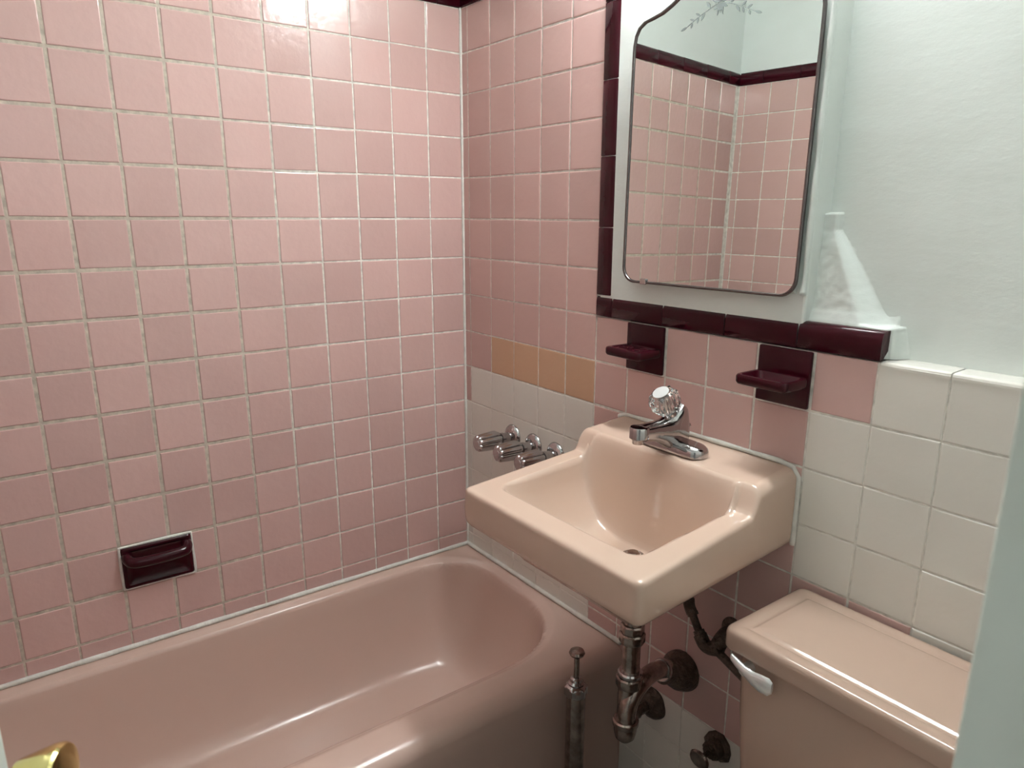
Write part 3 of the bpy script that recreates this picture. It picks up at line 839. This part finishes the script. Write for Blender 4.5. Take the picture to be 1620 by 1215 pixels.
# ------------------------------------------------------------------ door ajar at left, with brass knob
H = Vector((1.715, -1.497, 0)); E = Vector((1.151, -1.201, 0))
dd = (E - H).normalized(); L = (E - H).length; nn = Vector((-dd.y, dd.x, 0)); 
if nn.y < 0: nn = -nn
ang = math.atan2(dd.y, dd.x)
door = bpy.data.objects.new('door_1', None); COL.objects.link(door); door.location = H; door.rotation_euler = (0, 0, ang)
door['kind'] = 'structure'; door['label'] = 'white painted bathroom door standing ajar at far left'
bm = bmesh.new()
s = 1 if (Matrix.Rotation(ang, 3, 'Z') @ Vector((0, 1, 0))).dot(nn) > 0 else -1
ya, yb = sorted((0, -s * .035))
box(bm, 0, L, ya, yb, .01, 2.03, bevel=.002)
for (z0, z1) in ((.2, .85), (1.05, 1.85)): box(bm, .12, L - .12, *sorted((s * .001, -s * .004)), z0, z1, bevel=.003)
mesh_obj('door_panel', bm, M['paint'], door)
KZ = .990; KX = L - .052
kn = thing('door_knob', '', '', (0, 0, 0)); del kn['label']; del kn['category']
bpy.data.objects.remove(kn)
bm = bmesh.new()
lathe(bm, [(0, 0), (.031, 0), (.031, .002), (.028, .006), (.018, .010), (.013, .012), (.0115, .016), (.0105, .025), (.0115, .030), (.012, .0325), (.0185, .034), (.0195, .0355), (.0275, .058), (.0285, .062), (.0285, .0655), (.027, .068), (.018, .0695), (0, .0685)],
      (KX, s * .0005, KZ), (0, s, 0), 40)
o = mesh_obj('door_knob', bm, M['brass'], door, smooth=True, angle=30); o['label'] = 'polished brass door knob'

# ------------------------------------------------------------------ shower rod and vanity light
rod = thing('shower_rod', 'thin white shower rod over the tub edge, reflected at top of the mirror', 'shower rod', (.715, -.77, 2.06))
bm = bmesh.new(); tube(bm, [(.715, YC + .002, 2.06), (.715, -.003, 2.06)], .0125, seg=16, smooth=False); part('rod', bm, M['paint'], rod)
for yy, a in ((YC + .001, 1), (-.0035, -1)):
    bm = bmesh.new(); lathe(bm, [(0, 0), (.03, 0), (.028, .006), (.016, .012), (0, .012)], (.715, yy, 2.06), (0, a, 0), 24); part('end_flange', bm, M['chrome'], rod)

def emis(name, col, st):
    m = bpy.data.materials.new(name); m.use_nodes = True; nt = m.node_tree
    b = nt.nodes['Principled BSDF']; b.inputs['Base Color'].default_value = (*col, 1)
    b.inputs['Emission Color'].default_value = (*col, 1); b.inputs['Emission Strength'].default_value = st
    return m
vl = thing('vanity_light', 'long white light bar on the wall above the mirror', 'light', (.90, -.03, 2.2))
bm = bmesh.new(); box(bm, .58, 1.22, -.020, -.001, 2.15, 2.25, bevel=.004); part('mounting_plate', bm, M['paint'], vl)
bm = bmesh.new(); tube(bm, [(.60, -.072, 2.2), (1.20, -.072, 2.2)], .048, seg=24, smooth=False); part('glass_diffuser', bm, emis('lit_diffuser', (.955, .99, 1), 57), vl)
for xx in (.596, 1.192):
    bm = bmesh.new(); box(bm, xx - .003, xx + .012, -.125, -.018, 2.148, 2.252, bevel=.004); part('end_cap', bm, M['chrome'], vl)

# unseen fill light added behind the camera, low glow through the doorway
ld = bpy.data.lights.new('hall_fill', 'AREA'); ld.shape = 'RECTANGLE'; ld.size = .7; ld.size_y = 1.0; ld.energy = 2.5; ld.color = (1, .97, .93)
lo = bpy.data.objects.new('hall_fill', ld); COL.objects.link(lo); lo.location = (2.7, -1.1, 1.9)
lo.rotation_euler = (Vector((.6, -.8, .9)) - lo.location).to_track_quat('-Z', 'Y').to_euler()

w = bpy.data.worlds.new('World'); bpy.context.scene.world = w; w.use_nodes = True
w.node_tree.nodes['Background'].inputs[0].default_value = (.75, .8, .8, 1); w.node_tree.nodes['Background'].inputs[1].default_value = .22

# ------------------------------------------------------------------ camera
yaw_, pit, rol = math.radians(143.036), math.radians(-14.510), math.radians(.3035)
f = Vector((math.cos(pit) * math.cos(yaw_), math.cos(pit) * math.sin(yaw_), math.sin(pit)))
r = f.cross(Vector((0, 0, 1))).normalized(); u = r.cross(f)
r2 = r * math.cos(rol) + u * math.sin(rol); u2 = -r * math.sin(rol) + u * math.cos(rol)
cam = bpy.data.cameras.new('camera'); co = bpy.data.objects.new('camera', cam); COL.objects.link(co)
Rm = Matrix((r2, u2, -f)).transposed().to_4x4(); Rm.translation = Vector((1.8272, -1.1616, 1.4272)); co.matrix_world = Rm
cam.sensor_width = 36; cam.lens = 36 * 1133.53 / 1620; cam.shift_x = -13.99 / 1620; cam.shift_y = 26.14 / 1620
cam.clip_start = .02
cam.dof.use_dof = True; cam.dof.focus_distance = 1.75; cam.dof.aperture_fstop = 9
bpy.context.scene.camera = co
sc = bpy.context.scene
sc.view_settings.view_transform = 'Standard'; sc.view_settings.look = 'None'; sc.view_settings.exposure = .36; sc.view_settings.gamma = .92
sc.cycles.max_bounces = 8; sc.cycles.use_denoising = True
